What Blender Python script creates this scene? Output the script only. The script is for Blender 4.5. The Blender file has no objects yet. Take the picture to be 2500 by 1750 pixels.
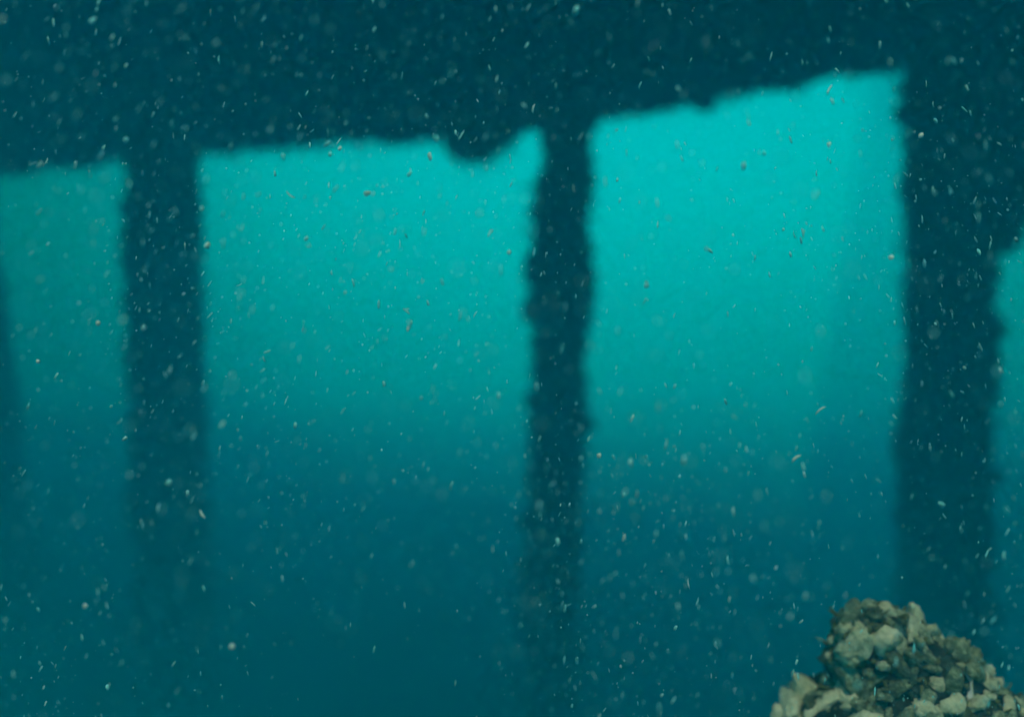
import bpy, bmesh, math, random
import numpy as np
from mathutils import Vector, Matrix, noise as mnoise

S = bpy.context.scene
C = S.collection
R = math.radians

# ------------------------------------------------------------------ camera, light, exposure
CAM_Z = 2.1                      # lens height above the sea bed
LENS, SENSOR = 28.0, 36.0
FPX = 1024 * LENS / SENSOR       # focal length in picture units (1024 wide)
cam_data = bpy.data.cameras.new('camera')
cam = bpy.data.objects.new('camera', cam_data)
C.objects.link(cam)
cam.location = (0, 0, CAM_Z)
cam.rotation_euler = (R(90), 0, 0)
cam_data.lens = LENS
cam_data.sensor_width = SENSOR
cam_data.clip_start = 0.02
cam_data.clip_end = 500
cam_data.dof.use_dof = True
cam_data.dof.focus_distance = 0.50
cam_data.dof.aperture_fstop = 2.15
S.camera = cam

SUN_EL, SUN_AZ = 52.0, 190.0     # sun behind the photographer, a little to the left
w = bpy.data.worlds.new('World')
S.world = w
w.use_nodes = True
nt = w.node_tree
sky = nt.nodes.new('ShaderNodeTexSky')
sky.sky_type = 'NISHITA'
sky.sun_disc = False
sky.sun_elevation = R(SUN_EL)
sky.sun_rotation = R(SUN_AZ)
bg = nt.nodes['Background']
bg.inputs['Strength'].default_value = 0.15
nt.links.new(sky.outputs[0], bg.inputs['Color'])

sl = bpy.data.lights.new('sun', 'SUN')
sl.energy = 2.5
sl.angle = R(0.6)
sl.color = (1.0, 0.95, 0.82)
sun = bpy.data.objects.new('sun', sl)
C.objects.link(sun)
dirv = Vector((math.sin(R(SUN_AZ)) * math.cos(R(SUN_EL)), math.cos(R(SUN_AZ)) * math.cos(R(SUN_EL)), math.sin(R(SUN_EL))))
sun.rotation_euler = dirv.to_track_quat('Z', 'Y').to_euler()
sun.location = dirv * 60

S.view_settings.view_transform = 'Standard'
S.view_settings.look = 'None'
S.view_settings.gamma = 1
S.view_settings.use_curve_mapping = False
S.view_settings.exposure = 2.96
S.render.engine = 'CYCLES'
cy = S.cycles
cy.max_bounces = 8
cy.volume_bounces = 5
cy.diffuse_bounces = 2
cy.glossy_bounces = 1
cy.transparent_max_bounces = 8
cy.use_denoising = True
cy.denoiser = 'OPENIMAGEDENOISE'
cy.sample_clamp_indirect = 4.0
cy.caustics_reflective = False
cy.caustics_refractive = False

WATER_DENSITY = 0.325
WATER_COLOR = (0.0, 0.60, 0.826)
WATER_TOP = CAM_Z + 3.1
DECK_NEAR = -0.50                 # near edge of the pier deck; the open slot behind it is added to let skylight in
DECK_TOP = CAM_Z + 2.95
DECK_UNDER = CAM_Z + 1.52
SLOT0, SLOT1, SLAT_GAP = -2.45, -1.60, 0.0175   # added unseen slats thin the sunlight over this stretch
SURF_BEAM = CAM_Z + 1.215        # underside of the header beam

# ------------------------------------------------------------------ helpers
def link(o, parent=None):
    C.objects.link(o)
    if parent:
        o.parent = parent
    return o

def tag(o, label=None, cat=None, group=None, kind=None):
    if label: o['label'] = label
    if cat: o['category'] = cat
    if group: o['group'] = group
    if kind: o['kind'] = kind
    return o

def thing(name, label, cat, loc, group=None):
    o = bpy.data.objects.new(name, None)
    o.empty_display_size = 0.1
    C.objects.link(o)
    o.location = loc
    return tag(o, label, cat, group)

def mesh_np(name, V, F, mats, smooth=True, mat_idx=None):
    """V (n,3), F (m,3) triangles."""
    me = bpy.data.meshes.new(name)
    V = np.asarray(V, np.float32); F = np.asarray(F, np.int32)
    me.vertices.add(len(V)); me.vertices.foreach_set('co', V.ravel())
    me.loops.add(F.size); me.loops.foreach_set('vertex_index', F.ravel())
    me.polygons.add(len(F))
    me.polygons.foreach_set('loop_start', np.arange(0, F.size, 3, dtype=np.int32))
    me.polygons.foreach_set('loop_total', np.full(len(F), 3, np.int32))
    me.polygons.foreach_set('use_smooth', np.full(len(F), smooth))
    if mat_idx is not None:
        me.polygons.foreach_set('material_index', np.asarray(mat_idx, np.int32))
    for m in (mats if isinstance(mats, (list, tuple)) else [mats]):
        me.materials.append(m)
    me.update(calc_edges=True)
    me.validate()
    return me

def obj(name, me, parent=None, loc=(0, 0, 0)):
    o = bpy.data.objects.new(name, me)
    o.location = loc
    return link(o, parent)

def ico(sub=1):
    bm = bmesh.new()
    bmesh.ops.create_icosphere(bm, subdivisions=sub, radius=1)
    V = np.array([v.co[:] for v in bm.verts]); F = np.array([[v.index for v in f.verts] for f in bm.faces])
    bm.free()
    return V, F
ICO1, ICO2 = ico(1), ico(2)

def basis(n, spin):
    n = n / np.linalg.norm(n)
    a = np.array([0, 0, 1.0]) if abs(n[2]) < 0.9 else np.array([1.0, 0, 0])
    t = np.cross(a, n); t /= np.linalg.norm(t)
    b = np.cross(n, t)
    c, s = math.cos(spin), math.sin(spin)
    return np.stack([t * c + b * s, b * c - t * s, n], axis=1)    # columns

def fbm(p, f, o=4):
    return mnoise.fractal(Vector(p) * f, 1.0, 2.0, o)

class Heap:
    """many small pieces gathered into one mesh"""
    def __init__(self): self.V, self.F, self.n = [], [], 0
    def add(self, V, F):
        self.V.append(V); self.F.append(F + self.n); self.n += len(V)
    def mesh(self, name, mat):
        return mesh_np(name, np.concatenate(self.V), np.concatenate(self.F), mat)

# ------------------------------------------------------------------ materials
def material(name, ramp, scale=8.0, rough=0.9, detail=8, bump=0.4, bump_scale=40, bump_dist=0.01, rnd=False, coord='Object', spec=0.2):
    m = bpy.data.materials.new(name); m.use_nodes = True
    t = m.node_tree; N = t.nodes; L = t.links
    bs = N['Principled BSDF']
    bs.inputs['Roughness'].default_value = rough
    bs.inputs['Specular IOR Level'].default_value = spec
    tc = N.new('ShaderNodeTexCoord')
    nz = N.new('ShaderNodeTexNoise'); nz.inputs['Scale'].default_value = scale; nz.inputs['Detail'].default_value = detail
    nz.inputs['Roughness'].default_value = 0.65
    L.new(tc.outputs[coord], nz.inputs['Vector'])
    cr = N.new('ShaderNodeValToRGB')
    el = cr.color_ramp.elements
    while len(el) < len(ramp): el.new(0.5)
    for e, (p, c) in zip(el, ramp):
        e.position = p; e.color = (*c, 1)
    if rnd:
        oi = N.new('ShaderNodeObjectInfo')
        ma = N.new('ShaderNodeMath'); ma.operation = 'MULTIPLY_ADD'
        ma.inputs[1].default_value = 0.55; ma.inputs[2].default_value = -0.26
        L.new(oi.outputs['Random'], ma.inputs[0])
        ad = N.new('ShaderNodeMath'); ad.operation = 'ADD'
        L.new(nz.outputs['Fac'], ad.inputs[0]); L.new(ma.outputs[0], ad.inputs[1])
        L.new(ad.outputs[0], cr.inputs['Fac'])
    else:
        L.new(nz.outputs['Fac'], cr.inputs['Fac'])
    L.new(cr.outputs['Color'], bs.inputs['Base Color'])
    if bump:
        n2 = N.new('ShaderNodeTexNoise'); n2.inputs['Scale'].default_value = bump_scale; n2.inputs['Detail'].default_value = 6
        L.new(tc.outputs[coord], n2.inputs['Vector'])
        b = N.new('ShaderNodeBump'); b.inputs['Strength'].default_value = bump; b.inputs['Distance'].default_value = bump_dist
        L.new(n2.outputs['Fac'], b.inputs['Height']); L.new(b.outputs['Normal'], bs.inputs['Normal'])
    return m

M_MUD = material('silty_mud', [(.3, (.003, .006, .005)), (.7, (.007, .013, .009))], 1.5, spec=0)
M_CONC = material('fouled_concrete', [(.3, (.02, .045, .055)), (.6, (.05, .08, .085)), (.8, (.09, .12, .11))], 5)
M_BLUE_VEIL = material('fouling_with_blue_veil', [(.3, (.015, .05, .13)), (.5, (.03, .09, .24)), (.65, (.06, .16, .34)), (.8, (.14, .26, .40))], 6)  # fouling with the blue veil of the water mixed into its colour
M_GROW = material('fouling_growth', [(.3, (.010, .030, .035)), (.48, (.03, .07, .075)), (.58, (.08, .15, .14)), (.70, (.25, .34, .30))], 9)
M_FROND = material('algae_frond', [(.35, (.02, .06, .05)), (.5, (.10, .2, .17)), (.62, (.5, .62, .52))], 6)
M_CORE = material('rock_crust', [(.4, (.008, .014, .010)), (.58, (.04, .05, .03)), (.72, (.2, .2, .12))], 30, bump=.8, bump_scale=90)
M_SHELL = material('shell_outside', [(.2, (.06, .08, .045)), (.36, (.15, .21, .12)), (.48, (.30, .39, .25)), (.60, (.52, .60, .40)), (.85, (.78, .80, .58))], 3.6, rnd=True, bump=1.0, bump_scale=5, bump_dist=.003, rough=.8)
M_NACRE = material('shell_inside', [(.3, (.45, .56, .66)), (.6, (.68, .76, .82)), (.8, (.82, .84, .80))], 3, rnd=True, bump=.2, bump_dist=.001, bump_scale=5, rough=.45, spec=.5)
M_TURF = material('turf_algae', [(.35, (.06, .09, .03)), (.6, (.17, .19, .07)), (.8, (.30, .30, .14))], 40)
M_SNOW = material('marine_snow', [(.36, (.16, .80, .80)), (.5, (.26, .86, .88)), (.6, (.40, .90, .88)), (.7, (.62, .92, .88))], 60, bump=0, rough=.8)

# ------------------------------------------------------------------ water, sea bed, sky
mw = bpy.data.materials.new('sea_water'); mw.use_nodes = True
t = mw.node_tree
t.nodes.remove(t.nodes['Principled BSDF'])
pv = t.nodes.new('ShaderNodeVolumePrincipled')
pv.inputs['Color'].default_value = (*WATER_COLOR, 1)
pv.inputs['Density'].default_value = WATER_DENSITY
pv.inputs['Anisotropy'].default_value = 0.0
pv.inputs['Absorption Color'].default_value = (0.02, 0.22, 0.0, 1)
t.links.new(pv.outputs[0], t.nodes['Material Output'].inputs['Volume'])
bm = bmesh.new()
bmesh.ops.create_cube(bm, size=1, matrix=Matrix.Translation((0, 11, (WATER_TOP - 1.6) / 2)) @ Matrix.Diagonal((70, 62, WATER_TOP + 1.6, 1)))
me = bpy.data.meshes.new('haze'); bm.to_mesh(me); bm.free(); me.materials.append(mw)
tag(obj('haze', me), kind='stuff')

ws = bpy.data.materials.new('water_surface'); ws.use_nodes = True
t = ws.node_tree; N = t.nodes; L = t.links
N.remove(N['Principled BSDF'])
fr = N.new('ShaderNodeFresnel'); fr.inputs['IOR'].default_value = 1.33
tr = N.new('ShaderNodeBsdfTransparent'); gl = N.new('ShaderNodeBsdfGlossy'); mx = N.new('ShaderNodeMixShader')
gl.inputs['Roughness'].default_value = 0.25
nz = N.new('ShaderNodeTexNoise'); nz.inputs['Scale'].default_value = 1.3; nz.inputs['Detail'].default_value = 3
bp = N.new('ShaderNodeBump'); bp.inputs['Strength'].default_value = 0.5; bp.inputs['Distance'].default_value = 0.15
tc = N.new('ShaderNodeTexCoord'); L.new(tc.outputs['Object'], nz.inputs['Vector']); L.new(nz.outputs['Fac'], bp.inputs['Height'])
L.new(bp.outputs['Normal'], gl.inputs['Normal'])
L.new(fr.outputs[0], mx.inputs[0]); L.new(tr.outputs[0], mx.inputs[1]); L.new(gl.outputs[0], mx.inputs[2])
L.new(mx.outputs[0], N['Material Output'].inputs['Surface'])
me = bpy.data.meshes.new('water_surface')
me.from_pydata([(-34, -19, WATER_TOP - .03), (34, -19, WATER_TOP - .03), (34, 41, WATER_TOP - .03), (-34, 41, WATER_TOP - .03)], [], [(0, 1, 2, 3)])
me.materials.append(ws)
tag(obj('water_surface', me), kind='structure')

def seabed():
    xs = np.concatenate([np.linspace(-33, -5, 30), np.linspace(-4.8, 4.8, 60), np.linspace(5, 33, 30)])
    ys = np.concatenate([np.linspace(-19, -1, 20), np.linspace(-.8, 8, 60), np.linspace(8.4, 41, 40)])
    hz = lambda y: float(np.interp(y, [-20, 4.5, 6, 8, 10, 14, 20, 41], [0, 0, .3, .64, .9, 1.15, 1.35, 1.45]))  # bank beyond the pier, shaped to darken the lower openings
    V = [(x, y, hz(y + .5 * fbm((x, y, 7), .3)) + 0.14 * fbm((x, y, 0), .5) + 0.03 * fbm((x, y, 3), 2.5)) for y in ys for x in xs]
    F = []
    n = len(xs)
    for j in range(len(ys) - 1):
        for i in range(n - 1):
            a = j * n + i
            F += [(a, a + 1, a + n + 1), (a, a + n + 1, a + n)]
    tag(obj('seabed', mesh_np('seabed', V, F, M_MUD)), kind='structure')
seabed()

# ------------------------------------------------------------------ pier
def line_y(x):                     # the outer row of pilings and the beam they carry
    return 3.90 - 0.345 * x
ANG = math.atan(-0.345)
DX, DY = math.cos(ANG), math.sin(ANG)
NX, NY = -DY, DX                   # pointing away from the lens

def slab_part(name, parent, mat, u0, u1, v0, v1, z0, z1, rough, seed, du=.05, dv=.05):
    """a worn block: u along the beam, v across it, all faces broken up by noise"""
    bm = bmesh.new()
    def grid(P0, A, B, na, nb):
        vs = [[bm.verts.new(P0 + A * (i / na) + B * (j / nb)) for j in range(nb + 1)] for i in range(na + 1)]
        for i in range(na):
            for j in range(nb):
                bm.faces.new((vs[i][j], vs[i + 1][j], vs[i + 1][j + 1], vs[i][j + 1]))
    U, Vv, W = Vector((DX, DY, 0)) * (u1 - u0), Vector((NX, NY, 0)) * (v1 - v0), Vector((0, 0, z1 - z0))
    O = Vector((0, 3.90, 0)) + Vector((DX, DY, 0)) * u0 + Vector((NX, NY, 0)) * v0 + Vector((0, 0, z0))
    nu, nv, nw = max(1, int((u1 - u0) / du)), max(1, int((v1 - v0) / dv)), max(1, int((z1 - z0) / dv))
    grid(O, Vv, U, nv, nu); grid(O + W, U, Vv, nu, nv)
    grid(O, U, W, nu, nw); grid(O + Vv, W, U, nw, nu)
    grid(O, W, Vv, nw, nv); grid(O + U, Vv, W, nv, nw)
    bmesh.ops.remove_doubles(bm, verts=bm.verts, dist=1e-4)
    bmesh.ops.triangulate(bm, faces=bm.faces)
    bm.normal_update()
    for v in bm.verts:
        p = v.co + Vector((seed, 0, 0))
        v.co += v.normal * (rough * fbm(p, 4) + rough * .5 * fbm(p, 14))
    for f in bm.faces: f.smooth = True
    me = bpy.data.meshes.new(name); bm.to_mesh(me); bm.free(); me.materials.append(mat)
    return obj(name, me, parent)

rng = random.Random(4)

def lump(h, p, n, size, rng, flat=.7, src=ICO1):
    V, F = src
    B = basis(n, rng.uniform(0, 6.28))
    sx, sy, sz = size * rng.uniform(.7, 1.4), size * rng.uniform(.5, 1.0), size * flat * rng.uniform(.6, 1.5)
    J = 1 + (np.random.RandomState(rng.randrange(1 << 30)).rand(len(V), 1) - .5) * .5
    h.add((V * J * (sx, sy, sz)) @ B.T + p, F)

def frond(h, p, d, L, wd, rng, seg=4):
    """a thin bent blade, with thickness"""
    d = d / np.linalg.norm(d)
    side = np.cross(d, np.array([rng.gauss(0, 1), rng.gauss(0, 1), rng.gauss(0, 1)])); side /= np.linalg.norm(side) + 1e-9
    up = np.cross(side, d)
    bend = up * rng.uniform(-.5, .5) + side * rng.uniform(-.3, .3) + np.array([0, 0, -.25])
    V = []
    for i in range(seg + 1):
        s = i / seg
        c = p + d * L * s + bend * L * s * s
        ww = wd * (1 - s) ** .6 + .0008
        V += [c + side * ww, c + up * ww * .5, c - side * ww, c - up * ww * .5]
    F = []
    for i in range(seg):
        for k in range(4):
            a, b = i * 4 + k, i * 4 + (k + 1) % 4
            F += [(a, b, b + 4), (a, b + 4, a + 4)]
    h.add(np.array(V), np.array(F))

def piling(label, px, y_depth, wpx, lean_x, seed, group='pilings of the outer row', top=DECK_UNDER, steps=(), dens=1.0):
    r0 = wpx / FPX * y_depth / 2
    x = (px - 512) / FPX * y_depth
    base = thing('piling', label, 'piling', (x, y_depth, 0), group)
    rr = random.Random(seed)
    H = top
    zs = np.linspace(-.3, H, 110); na = 40
    def centre(z): return lean_x * (SURF_BEAM - z)
    def radius(z, a):
        k = 1.0
        for (z0, z1, a0, amt) in steps:       # a collar of thicker growth on one side
            if z0 < z < z1:
                e = min(1, (z - z0) / .06, (z1 - z) / .04)
                k += amt * e * max(0, math.cos(a - a0)) ** .7
        q = (math.cos(a) * 1.2 + seed * 7, math.sin(a) * 1.2, z)
        return r0 * .86 * (k + .11 * fbm(q, 1.5) + .06 * fbm(q, 5))
    V, F = [], []
    for z in zs:
        for i in range(na):
            a = 2 * math.pi * i / na
            r = radius(z, a)
            V.append((centre(z) + r * math.cos(a), r * math.sin(a), z))
    for j in range(len(zs) - 1):
        for i in range(na):
            a, b = j * na + i, j * na + (i + 1) % na
            F += [(a, b, b + na), (a, b + na, a + na)]
    obj('shaft', mesh_np('shaft', V, F, M_CONC), base)
    h = Heap(); g = Heap()
    for _ in range(int(2000 * dens)):
        z = rr.uniform(-.0, H); a = rr.uniform(0, 6.283)
        r = radius(z, a)
        p = np.array([centre(z) + r * math.cos(a), r * math.sin(a), z]); n = np.array([math.cos(a), math.sin(a), rr.uniform(-.4, .4)])
        q = fbm((a * .35 + seed * 3, z, seed), 2.2)
        if q < -.05 and rr.random() < .85: continue
        lump(h, p, n, rr.choice((.008, .012, .02, .03, .04)) * (1 + max(0, q) * 1.6), rr, flat=.8)
    for _ in range(int(520 * dens)):
        z = rr.uniform(0, H); a = rr.uniform(0, 6.283)
        r = radius(z, a)
        p = np.array([centre(z) + r * math.cos(a), r * math.sin(a), z])
        d = np.array([math.cos(a), math.sin(a), rr.uniform(-1.2, .5)]) + np.random.RandomState(rr.randrange(1 << 30)).randn(3) * .35
        frond(g, p, d, rr.uniform(.03, .09), rr.uniform(.003, .008), rr)
    o = obj('mussel_growth', h.mesh('mussel_growth', M_GROW), base); o['kind'] = 'stuff'
    o = obj('algae_fringe', g.mesh('algae_fringe', M_FROND), base); o['kind'] = 'stuff'
    return base

zc = lambda py, y: CAM_Z - (py - 358) / FPX * y      # picture height -> world height at a distance
piling('thick dark piling overgrown with mussels, on the left, widening below a step', 163, 4.50, 70, .035, 1,
       steps=((-.3, zc(200, 4.5), math.pi, .24),))
piling('slender dark piling near the middle, beside the hanging lump of growth', 570, 3.82, 52, -.035, 2,
       steps=((zc(330, 3.82), zc(172, 3.82), math.pi, .5), (zc(620, 3.82), zc(330, 3.82), math.pi, .12)))
piling('broad dark piling on the right, joined to a slanting brace', 953, 3.30, 88, -.02, 3)
piling('faint dark piling cut off by the left edge of the view', -44, 5.05, 56, .13, 5)
piling('dark piling just outside the right end of the view', 1200, 2.7, 80, -.02, 6, dens=.3) if False else None

# header beam: along the row, just under the deck
beam = thing('header_beam', 'long dark concrete beam overgrown with weed, resting across the row of pilings', 'beam', (0, 0, 0))
slab_part('beam_face', beam, M_BLUE_VEIL, -7, 6, -.2, .2, SURF_BEAM, DECK_UNDER - .003, .03, 11)
h = Heap(); g = Heap()
for _ in range(5200):
    u = rng.uniform(-5.5, 3.2)
    if rng.random() < .5:
        v, z, n = rng.uniform(-.2, .2), SURF_BEAM, (0, 0, -1)
    else:
        v, z, n = -.2, rng.uniform(SURF_BEAM, DECK_UNDER), (-NX, -NY, 0)
    p = np.array([DX * u + NX * v, 3.90 + DY * u + NY * v, z])
    q = fbm((u, v * 2, z * 2), 1.6)
    if q < -.05 and rng.random() < .85: continue
    lump(h, p, np.array(n, float), rng.choice((.010, .016, .024, .034, .042)) * (1 + max(0, q) * 1.4) * (1 if u < .2 else .7), rng, flat=.8)
for _ in range(1900):
    u = rng.uniform(-5.5, 3.2)
    if rng.random() < .45:
        v, z = rng.uniform(-.2, .2), SURF_BEAM
        d = np.array([rng.gauss(0, .5), rng.gauss(0, .5), -1.0])
    else:
        v, z = -.2, rng.uniform(SURF_BEAM, DECK_UNDER)
        d = np.array([-NX + rng.gauss(0, .4), -NY, -1.2])
    p = np.array([DX * u + NX * v, 3.90 + DY * u + NY * v, z])
    frond(g, p, d, rng.uniform(.03, .10), rng.uniform(.003, .009), rng)
o = obj('mussel_growth', h.mesh('mussel_growth', M_BLUE_VEIL), beam); o['kind'] = 'stuff'
o = obj('algae_fringe', g.mesh('algae_fringe', M_FROND), beam); o['kind'] = 'stuff'

def sag(u):                         # the growth hangs lower round the middle of the beam
    return np.interp(u, [-4, -2, -.9, -.2, .3, 1.0, 1.8, 3], [.02, .02, -.025, -.055, -.035, .02, .085, .10])
for ch in beam.children:
    n = len(ch.data.vertices); co = np.empty(n * 3, np.float32); ch.data.vertices.foreach_get('co', co); co = co.reshape(-1, 3)
    u = co[:, 0] * DX + (co[:, 1] - 3.90) * DY
    k = np.clip((DECK_UNDER - co[:, 2]) / (DECK_UNDER - SURF_BEAM), 0, 1)
    co[:, 2] += sag(u) * k
    ch.data.vertices.foreach_set('co', co.ravel()); ch.data.update()

# deck slab overhead (its near edge is behind the photographer)
deck = thing('pier_deck', 'dark overgrown underside of the pier deck above the beam', 'pier deck', (0, 0, 0))
VY = lambda y: (y - 3.9) * NY                                       # distance across the pier for a point straight ahead of the lens
slab_part('deck_shade_slab', deck, M_BLUE_VEIL, -16, 16, VY(DECK_NEAR), .32, DECK_UNDER, DECK_TOP, .015, 17, .16, .16)
slab_part('deck_shade_slab', deck, M_BLUE_VEIL, -16, -3.6, .33, 2.2, DECK_UNDER + .9, DECK_TOP, .02, 18, .16, .16)  # added unseen wing that shades the far water at left
slab_part('deck_shade_slab', deck, M_BLUE_VEIL, 1.95, 16, .33, 3.3, DECK_UNDER + .95, DECK_TOP, .02, 28, .16, .16)  # added unseen wing that dims the far water at right
deck2 = thing('shade_deck', 'added unseen deck behind the photographer that keeps the sun off the near water', 'pier deck', (0, 0, 0))  # added out of view to block sun from the near water
slab_part('deck_shade_slab', deck2, M_CONC, -16, 16, VY(-8.5), VY(SLOT0), DECK_UNDER, DECK_TOP, .015, 19, .2, .2)
grate = thing('light_grating', 'added unseen boardwalk of close slats bridging the slot behind the photographer', 'light_grating', (0, 0, 0))  # added out of view so only weak sun reaches the mound
per = .045
nsl = int((SLOT1 - SLOT0) * NY / per)
slat_me = None
for i in range(nsl):
    v0 = VY(SLOT0) + .004 + i * per
    if slat_me is None:
        bm = bmesh.new(); bmesh.ops.create_cube(bm, size=1, matrix=Matrix.Diagonal((14, per - SLAT_GAP, .012, 1)))
        slat_me = bpy.data.meshes.new('light_slat'); bm.to_mesh(slat_me); bm.free(); slat_me.materials.append(M_CONC)
    vc = v0 + per / 2
    sl_o = obj('light_slat', slat_me, grate, (NX * vc, 3.9 + NY * vc, DECK_TOP - .03))
    sl_o.rotation_euler = (0, 0, ANG)
g = Heap()
for _ in range(2600):
    u, v = rng.uniform(-4.5, 4.0), rng.uniform(-2.6, -.2)
    p = np.array([DX * u + NX * v, 3.90 + DY * u + NY * v, DECK_UNDER + .01])
    if rng.random() < .5:
        frond(g, p, np.array([rng.gauss(0, .3), rng.gauss(0, .3), -1.0]), rng.uniform(.04, .16), rng.uniform(.003, .009), rng)
    else:
        lump(g, p, np.array([0, 0, -1.0]), rng.choice((.015, .025, .04)), rng, flat=.8)
o = obj('hanging_weed', g.mesh('hanging_weed', M_BLUE_VEIL), deck); o['kind'] = 'stuff'

# rounded lump under the beam, left of the middle piling
def hanging_lump():
    y = 3.9; px, py = 480, 128
    x = (px - 512) / FPX * y; z = zc(py, y)
    root = thing('growth_clump', 'rounded dark lump of growth hanging under the beam, just left of the slender piling', 'growth clump', (x, line_y(x), z))
    V, F = ico(4)
    P = []
    for v in V:
        r = .16 * (1 + .24 * fbm(v + 3, 1.5) + .12 * fbm(v, 4))
        P.append((v[0] * r * 1.08, v[1] * r, v[2] * r * .85 + .28 * v[0] * r))
    obj('sponge_body', mesh_np('sponge_body', P, F, M_GROW), root)
    h = Heap(); rr = random.Random(9)
    for _ in range(420):
        n = np.array([rr.gauss(0, 1), rr.gauss(0, 1), rr.gauss(0, 1)]); n /= np.linalg.norm(n)
        if rr.random() < .75: lump(h, n * .15 * np.array([1.08, 1, .85]) + np.array([0, 0, .28 * n[0] * .15]), n, rr.choice((.01, .02, .035)), rr)
        else: frond(h, n * .14, n + np.array([0, 0, -.5]), rr.uniform(.03, .10), .005, rr)
    o = obj('mussel_growth', h.mesh('mussel_growth', M_FROND), root); o['kind'] = 'stuff'
hanging_lump()

# slanting brace from the right piling up to the beam
def brace():
    A = Vector(((985 - 512) / FPX * 3.2, 3.22, zc(235, 3.2))); B = Vector(((1058 - 512) / FPX * 2.95, 3.0, SURF_BEAM + .05))
    root = thing('knee_brace', 'overgrown slanting brace rising from the broad right piling to the beam', 'brace', A)
    D = B - A; L = D.length
    Q = D.to_track_quat('Z', 'Y').to_matrix()
    V, F = [], []; na, nz_ = 16, 24
    for j in range(nz_ + 1):
        for i in range(na):
            a = 2 * math.pi * i / na
            r = .13 * (1 + .25 * fbm((math.cos(a), math.sin(a), j * .12), 2.3))
            V.append(Q @ Vector((r * math.cos(a), r * math.sin(a), L * j / nz_ - .05)))
    for j in range(nz_):
        for i in range(na):
            a, b = j * na + i, j * na + (i + 1) % na
            F += [(a, b, b + na), (a, b + na, a + na)]
    obj('brace_bar', mesh_np('brace_bar', [v[:] for v in V], F, M_CONC), root)
    h = Heap(); rr = random.Random(21)
    for _ in range(420):
        a = rr.uniform(0, 6.28); n = Q @ Vector((math.cos(a), math.sin(a), 0))
        p = Q @ Vector((.13 * math.cos(a), .13 * math.sin(a), rr.uniform(0, L)))
        if rr.random() < .7: lump(h, np.array(p), np.array(n), rr.choice((.01, .018, .028)), rr)
        else: frond(h, np.array(p), np.array(n) + np.array((0, 0, -.6)), rr.uniform(.03, .08), .005, rr)
    o = obj('mussel_growth', h.mesh('mussel_growth', M_GROW), root); o['kind'] = 'stuff'
brace()

# ------------------------------------------------------------------ shell-crusted mound in the corner
MY = 0.60
SC = MY / 0.86
K = MY / FPX
def mw_(px, py): return (px - 512) * K, CAM_Z - (py - 358) * K
# picture-free profile: centre offset, half width, half depth at heights below the tip
PEAK = np.array([(870 - 512) * K, MY, CAM_Z - (604 - 358) * K])
PROF = [(0.0, .000, .004), (.007, .002, .022), (.022, .012, .044), (.05, .028, .064), (.080, .046, .083), (.105, .060, .104),
        (.130, .072, .140), (.20, .10, .19), (.40, .16, .27), (.75, .2, .34), (1.35, .22, .42)]
PROF = [(a * SC, b * SC, c * SC) for a, b, c in PROF[:8]] + [(.40, .12, .2), (.8, .16, .27), (1.9, .2, .36)]
def prof(d):
    for (a, b) in zip(PROF, PROF[1:]):
        if d <= b[0]:
            s = (d - a[0]) / (b[0] - a[0])
            return a[1] + (b[1] - a[1]) * s, a[2] + (b[2] - a[2]) * s
    return PROF[-1][1:]
def mound_pt(d, a):
    cx, r = prof(d)
    q = (math.cos(a) * .8, math.sin(a) * .8, d * 12 / SC)
    k = 1 + .18 * fbm(q, 1.7) + .12 * fbm(q, 4.5)
    return np.array([cx + r * k * math.cos(a), r * k * math.sin(a) * .9 + cx * .3, -d + .006 * SC * fbm(q, 3)])
mound = thing('shell_mound', 'rocky mound crusted with pale oyster shells in the near right corner', 'rock', tuple(PEAK))
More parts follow.
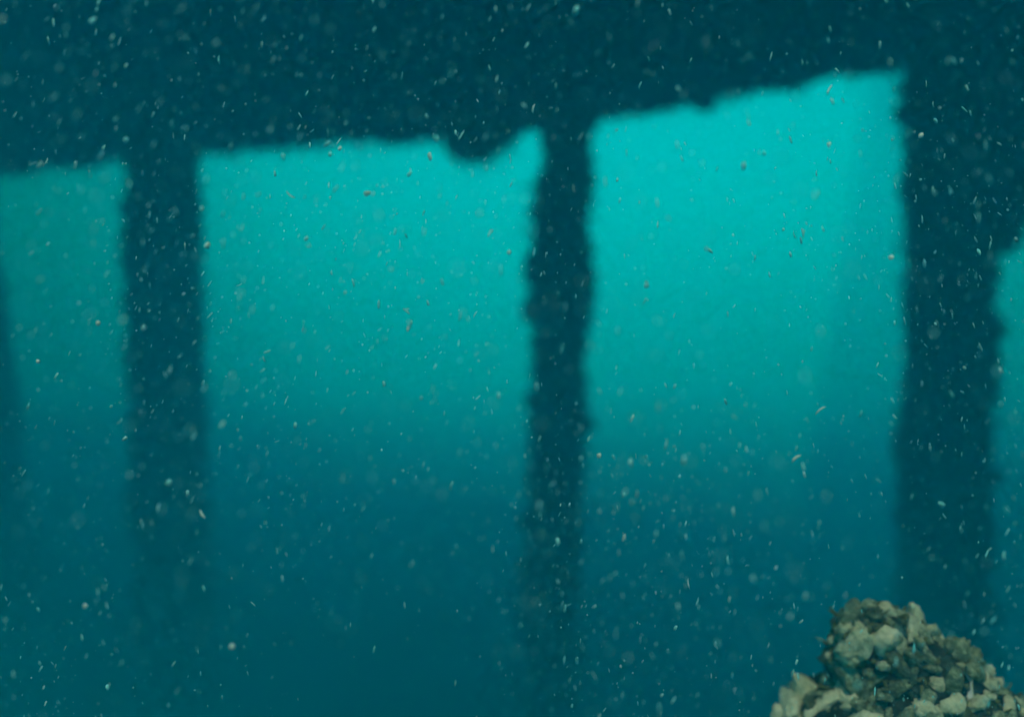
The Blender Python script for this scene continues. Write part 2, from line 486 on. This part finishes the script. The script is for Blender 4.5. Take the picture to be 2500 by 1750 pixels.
def build_mound():
    ds = np.concatenate([np.linspace(0.0005, .2, 60), np.linspace(.21, 1.89, 40)]); na = 72
    V, F = [], []
    for d in ds:
        for i in range(na): V.append(mound_pt(d, 2 * math.pi * i / na))
    for j in range(len(ds) - 1):
        for i in range(na):
            a, b = j * na + i, j * na + (i + 1) % na
            F += [(a, a + na, b + na), (a, b + na, b)]
    obj('rock_core', mesh_np('rock_core', V, F, M_CORE), mound)

    # six oyster shells: cupped, ruffled, thick
    def shell(seed):
        rr = random.Random(seed); n = 10
        el = rr.uniform(1.15, 1.9); cup = rr.uniform(.35, .65); ph = rr.uniform(0, 6)
        rim = []
        for i in range(n):
            a = 2 * math.pi * i / n
            r = 1 + .16 * math.sin(3 * a + ph) + rr.uniform(-.12, .12)
            rim.append((math.cos(a) * r * el * .5 + .12 * math.sin(a * 2 + ph), math.sin(a) * r * .5))
        V, F, MI = [], [], []
        def ring(sc, z, wav=0.):
            k = len(V)
            for i, (x, y) in enumerate(rim): V.append((x * sc, y * sc, z + wav * math.sin(i * 2.3 + ph)))
            return k
        o0 = ring(.45, cup); o1 = ring(.82, cup * .72, .03); o2 = ring(1.0, .10, .05)
        i2 = ring(.93, .04, .05); i1 = ring(.6, cup * .38)
        top = len(V); V.append((.05, 0, cup * 1.12)); inn = len(V); V.append((0, 0, cup * .62))
        def band(a, b, m):
            for i in range(n):
                j = (i + 1) % n
                F.append((a + i, b + i, b + j)); F.append((a + i, b + j, a + j)); MI.extend((m, m))
        for i in range(n):
            j = (i + 1) % n
            F.append((top, o0 + i, o0 + j)); MI.append(0)
            F.append((inn, i1 + j, i1 + i)); MI.append(1)
        band(o0, o1, 0); band(o1, o2, 0); band(o2, i2, 0); band(i2, i1, 1)
        return mesh_np('oyster_shell', V, F, [M_SHELL, M_NACRE], mat_idx=MI)
    def oyster(seed):
        """a closed, lumpy, ridged oyster: thick and rounded"""
        V, F = ico(3)
        el = 1.1 + .8 * ((seed * 37) % 10) / 10
        P = []
        for v in V:
            k = 1 + .34 * fbm(v + seed * 5.3, 1.3) + .30 * abs(fbm(v + seed, 2.6)) - .12 + .05 * math.sin(9 * (v[0] + .4 * fbm(v, 2)))
            P.append((v[0] * k * .5 * el * (1 + .25 * v[1]), v[1] * k * .5, v[2] * k * .36 + .12))
        return mesh_np('oyster_shell', P, F, [M_SHELL, M_NACRE])
    shells = [oyster(s) if s % 8 != 3 else shell(s) for s in range(1, 17)]
    rr = random.Random(33)
    placed = []
    tries = 0
    while len(placed) < 299 and tries < 26000:
        tries += 1
        d = rr.random() ** .9 * .24 * SC; a = rr.uniform(math.pi * .95, math.pi * 2.05)      # the side towards the lens
        p = mound_pt(d, a)
        s = SC * rr.choice((.011, .014, .017, .02, .024, .029))
        if any(np.linalg.norm(p - q) < .31 * (s + t) for q, t in placed): continue
        e = .004
        ta = mound_pt(d, a + .06) - mound_pt(d, a - .06); td = mound_pt(d + e, a) - mound_pt(max(1e-4, d - e), a)
        n = np.cross(ta, -td); n /= np.linalg.norm(n) + 1e-9
        if n @ np.array([math.cos(a), math.sin(a), .3]) < 0: n = -n
        tilt = .9 if rr.random() < .5 else .4
        n = n + np.array([rr.gauss(0, tilt), rr.gauss(0, tilt), rr.gauss(0, tilt)])
        if rr.random() < .16: n = -n * .4 + np.array([rr.gauss(0, .3), -.1, 1.0])       # upturned: shows its pale inside
        B = basis(n, rr.uniform(0, 6.28))
        M = Matrix(((*B[0], 0), (*B[1], 0), (*B[2], 0), (0, 0, 0, 1)))
        o = obj('oyster_shell', shells[rr.randrange(16)], mound)
        o.matrix_local = Matrix.Translation(p) @ M @ Matrix.Diagonal((s * rr.uniform(.9, 1.3), s * rr.uniform(.8, 1.1), s * rr.uniform(.8, 1.3), 1))
        placed.append((p, s))
    h = Heap()
    for _ in range(1100):
        d = rr.random() * .26 * SC; a = rr.uniform(math.pi * .8, math.pi * 2.2)
        p = mound_pt(d, a); n = np.array([math.cos(a), math.sin(a), .8])
        if rr.random() < .7: lump(h, p, n, rr.choice((.0012, .002, .003)), rr)
        else: frond(h, p, n + np.array([rr.gauss(0, .6), rr.gauss(0, .6), rr.gauss(0, .6)]), rr.uniform(.004, .011), .0009, rr, 3)
    o = obj('turf_algae', h.mesh('turf_algae', M_TURF), mound); o['kind'] = 'stuff'
build_mound()

# ------------------------------------------------------------------ marine snow drifting in the water
def snow():
    h = Heap(); rr = random.Random(77)
    def fleck(x, y, z, L, wd, tilt, kind):
        V, F = ICO1 if kind else ICO2
        J = 1 + (np.random.RandomState(rr.randrange(1 << 30)).rand(len(V), 1) - .5) * .7
        D = np.array([math.sin(tilt), rr.gauss(0, .25), math.cos(tilt)])
        B = basis(D, rr.uniform(0, 6.28))
        P = V * J * (wd * .5, wd * .35, L * .5)
        if rr.random() < .4: P[:, 0] += (P[:, 2] / L) ** 2 * L * rr.uniform(-.6, .6)
        h.add(P @ B.T + (x, y, z), F)
    N, OUT = 31000, 26000           # the rest drifts around the near water outside this view
    for i in range(N + OUT):
        y = .25 + .47 * rr.random() ** 1.1 if i < 30000 else .72 + .9 * rr.random()
        hw, hh = 512 / FPX * y * 1.15, 358 / FPX * y * 1.15
        x = rr.uniform(-hw, hw); z = CAM_Z + rr.uniform(-hh, hh)
        if i >= N:
            x, y, z = rr.uniform(-1.2, 1.2), rr.uniform(-.5, 1.1), CAM_Z + rr.uniform(-.6, .6)
            if y > .2 and abs(x) < 512 / FPX * y * 1.15 and abs(z - CAM_Z) < 358 / FPX * y * 1.15: continue
            if x * x + y * y + (z - CAM_Z) ** 2 < .04: continue
            hw = hh = .6
        if z > DECK_UNDER - .15 or z < .2: continue
        if fbm((x, y, z), 5) + .42 * (z - CAM_Z) / hh < rr.uniform(-.55, .42): continue
        if (i < 30000 or i >= N) and y > .62 - .78 * (z - CAM_Z): continue
        if 30000 <= i < N and z > CAM_Z - .1: continue
        tilt = -.5 * (x / hw) * (1 if z > CAM_Z - .2 * y else -.3) + rr.gauss(.12, .3)  # long flecks lean outward, motion streaks built as shape
        u = rr.random()
        f = rr.choice((.65, .85, 1.1, 1.5)) * min(1, (max(y, .2) / .42) ** 1.3) if y < .7 else 1.7
        if u < .58:   L = rr.uniform(.0005, .0011) * f; wd = L * rr.uniform(.4, 1)
        elif u < .95: L = rr.uniform(.0014, .0042) * f; wd = L * rr.uniform(.14, .3)
        else:         L = rr.uniform(.0016, .0034) * f; wd = L * rr.uniform(.35, .7)
        fleck(x, y, z, L, wd, tilt, 1)
    tag(obj('marine_snow', h.mesh('marine_snow', M_SNOW)), kind='stuff')
snow()

# the flakes large enough to tell apart, each its own thing; long ones model motion streaks
FLAKES = [  # picture place (1024 wide), distance, length, width, lean, label
    (599, 455, .47, .0028, .0026, 0, 'round white speck drifting right beside the lower half of the slender piling'),
    (98, 323, .45, .0030, .0026, 0, 'bright round white speck in the narrow opening left of the thick piling'),
    (38, 361, .46, .0023, .0021, 0, 'small cream speck near the left edge, below the brighter round one'),
    (891, 257, .44, .0029, .0026, .3, 'round white speck on the edge of the broad right piling, at mid height'),
    (921, 135, .46, .0032, .0026, .6, 'cream oval speck in front of the top of the broad right piling'),
    (509, 252, .44, .0024, .0022, .2, 'small cream speck in the bright middle opening, close to the slender piling'),
    (207, 245, .43, .0034, .0026, .5, 'large pale speck touching the right edge of the thick left piling'),
    (367, 193, .44, .0042, .0026, 1.2, 'ragged white flake high in the bright middle opening'),
    (430, 156, .46, .0046, .0022, -.2, 'ragged pale flake below the beam, left of the hanging lump'),
    (340, 148, .45, .0026, .0018, .3, 'short white speck right under the beam in the middle opening'),
    (829, 144, .45, .0026, .0018, .4, 'short white speck high in the bright right opening'),
    (829, 89, .46, .0068, .0010, .5, 'long white motion streak slanting across the edge of the beam over the right opening'),
    (290, 195, .46, .0062, .0009, -.9, 'thin white motion streak slanting down to the right in the middle opening'),
    (796, 457, .45, .0064, .0014, .9, 'curved cream motion streak low in the right opening'),
    (820, 409, .46, .0074, .0010, .9, 'long thin cream motion streak above the curved one in the right opening'),
    (408, 328, .45, .0036, .0015, .15, 'pale flake with a bright tip in the middle of the central opening'),
    (202, 514, .44, .0056, .0014, -.6, 'yellowish motion streak in front of the foot of the thick left piling'),
    (85, 605, .42, .0026, .0024, .3, 'dim greenish speck low down near the left edge'),
    (624, 537, .46, .0044, .0018, .3, 'dim ragged flake right of the foot of the slender piling'),
    (232, 646, .40, .0030, .0028, 0, 'blurred teal speck low in the picture below the middle opening'),
]
def flakes():
    for i, (px, py, y, L, wd, lean, label) in enumerate(FLAKES):
        V, F = ICO2
        J = 1 + (np.random.RandomState(i).rand(len(V), 1) - .5) * .55
        P = V * J * (wd * .5, wd * .4, L * .5)
        if L > .005: P[:, 0] += (P[:, 2] / L) ** 2 * L * .35
        c, sn = math.cos(lean), math.sin(lean)
        P = P @ np.array([[c, 0, sn], [0, 1, 0], [-sn, 0, c]]).T
        o = obj('drifting_flake', mesh_np('drifting_flake', P, F, M_FLAKE), None, ((px - 512) / FPX * y, y, CAM_Z - (py - 358) / FPX * y))
        tag(o, label, 'flake', 'larger flakes drifting in the water')
M_FLAKE = material('pale_flake', [(.3, (.42, .78, .72)), (.6, (.66, .92, .86))], 400, bump=0, rough=.8)
flakes()
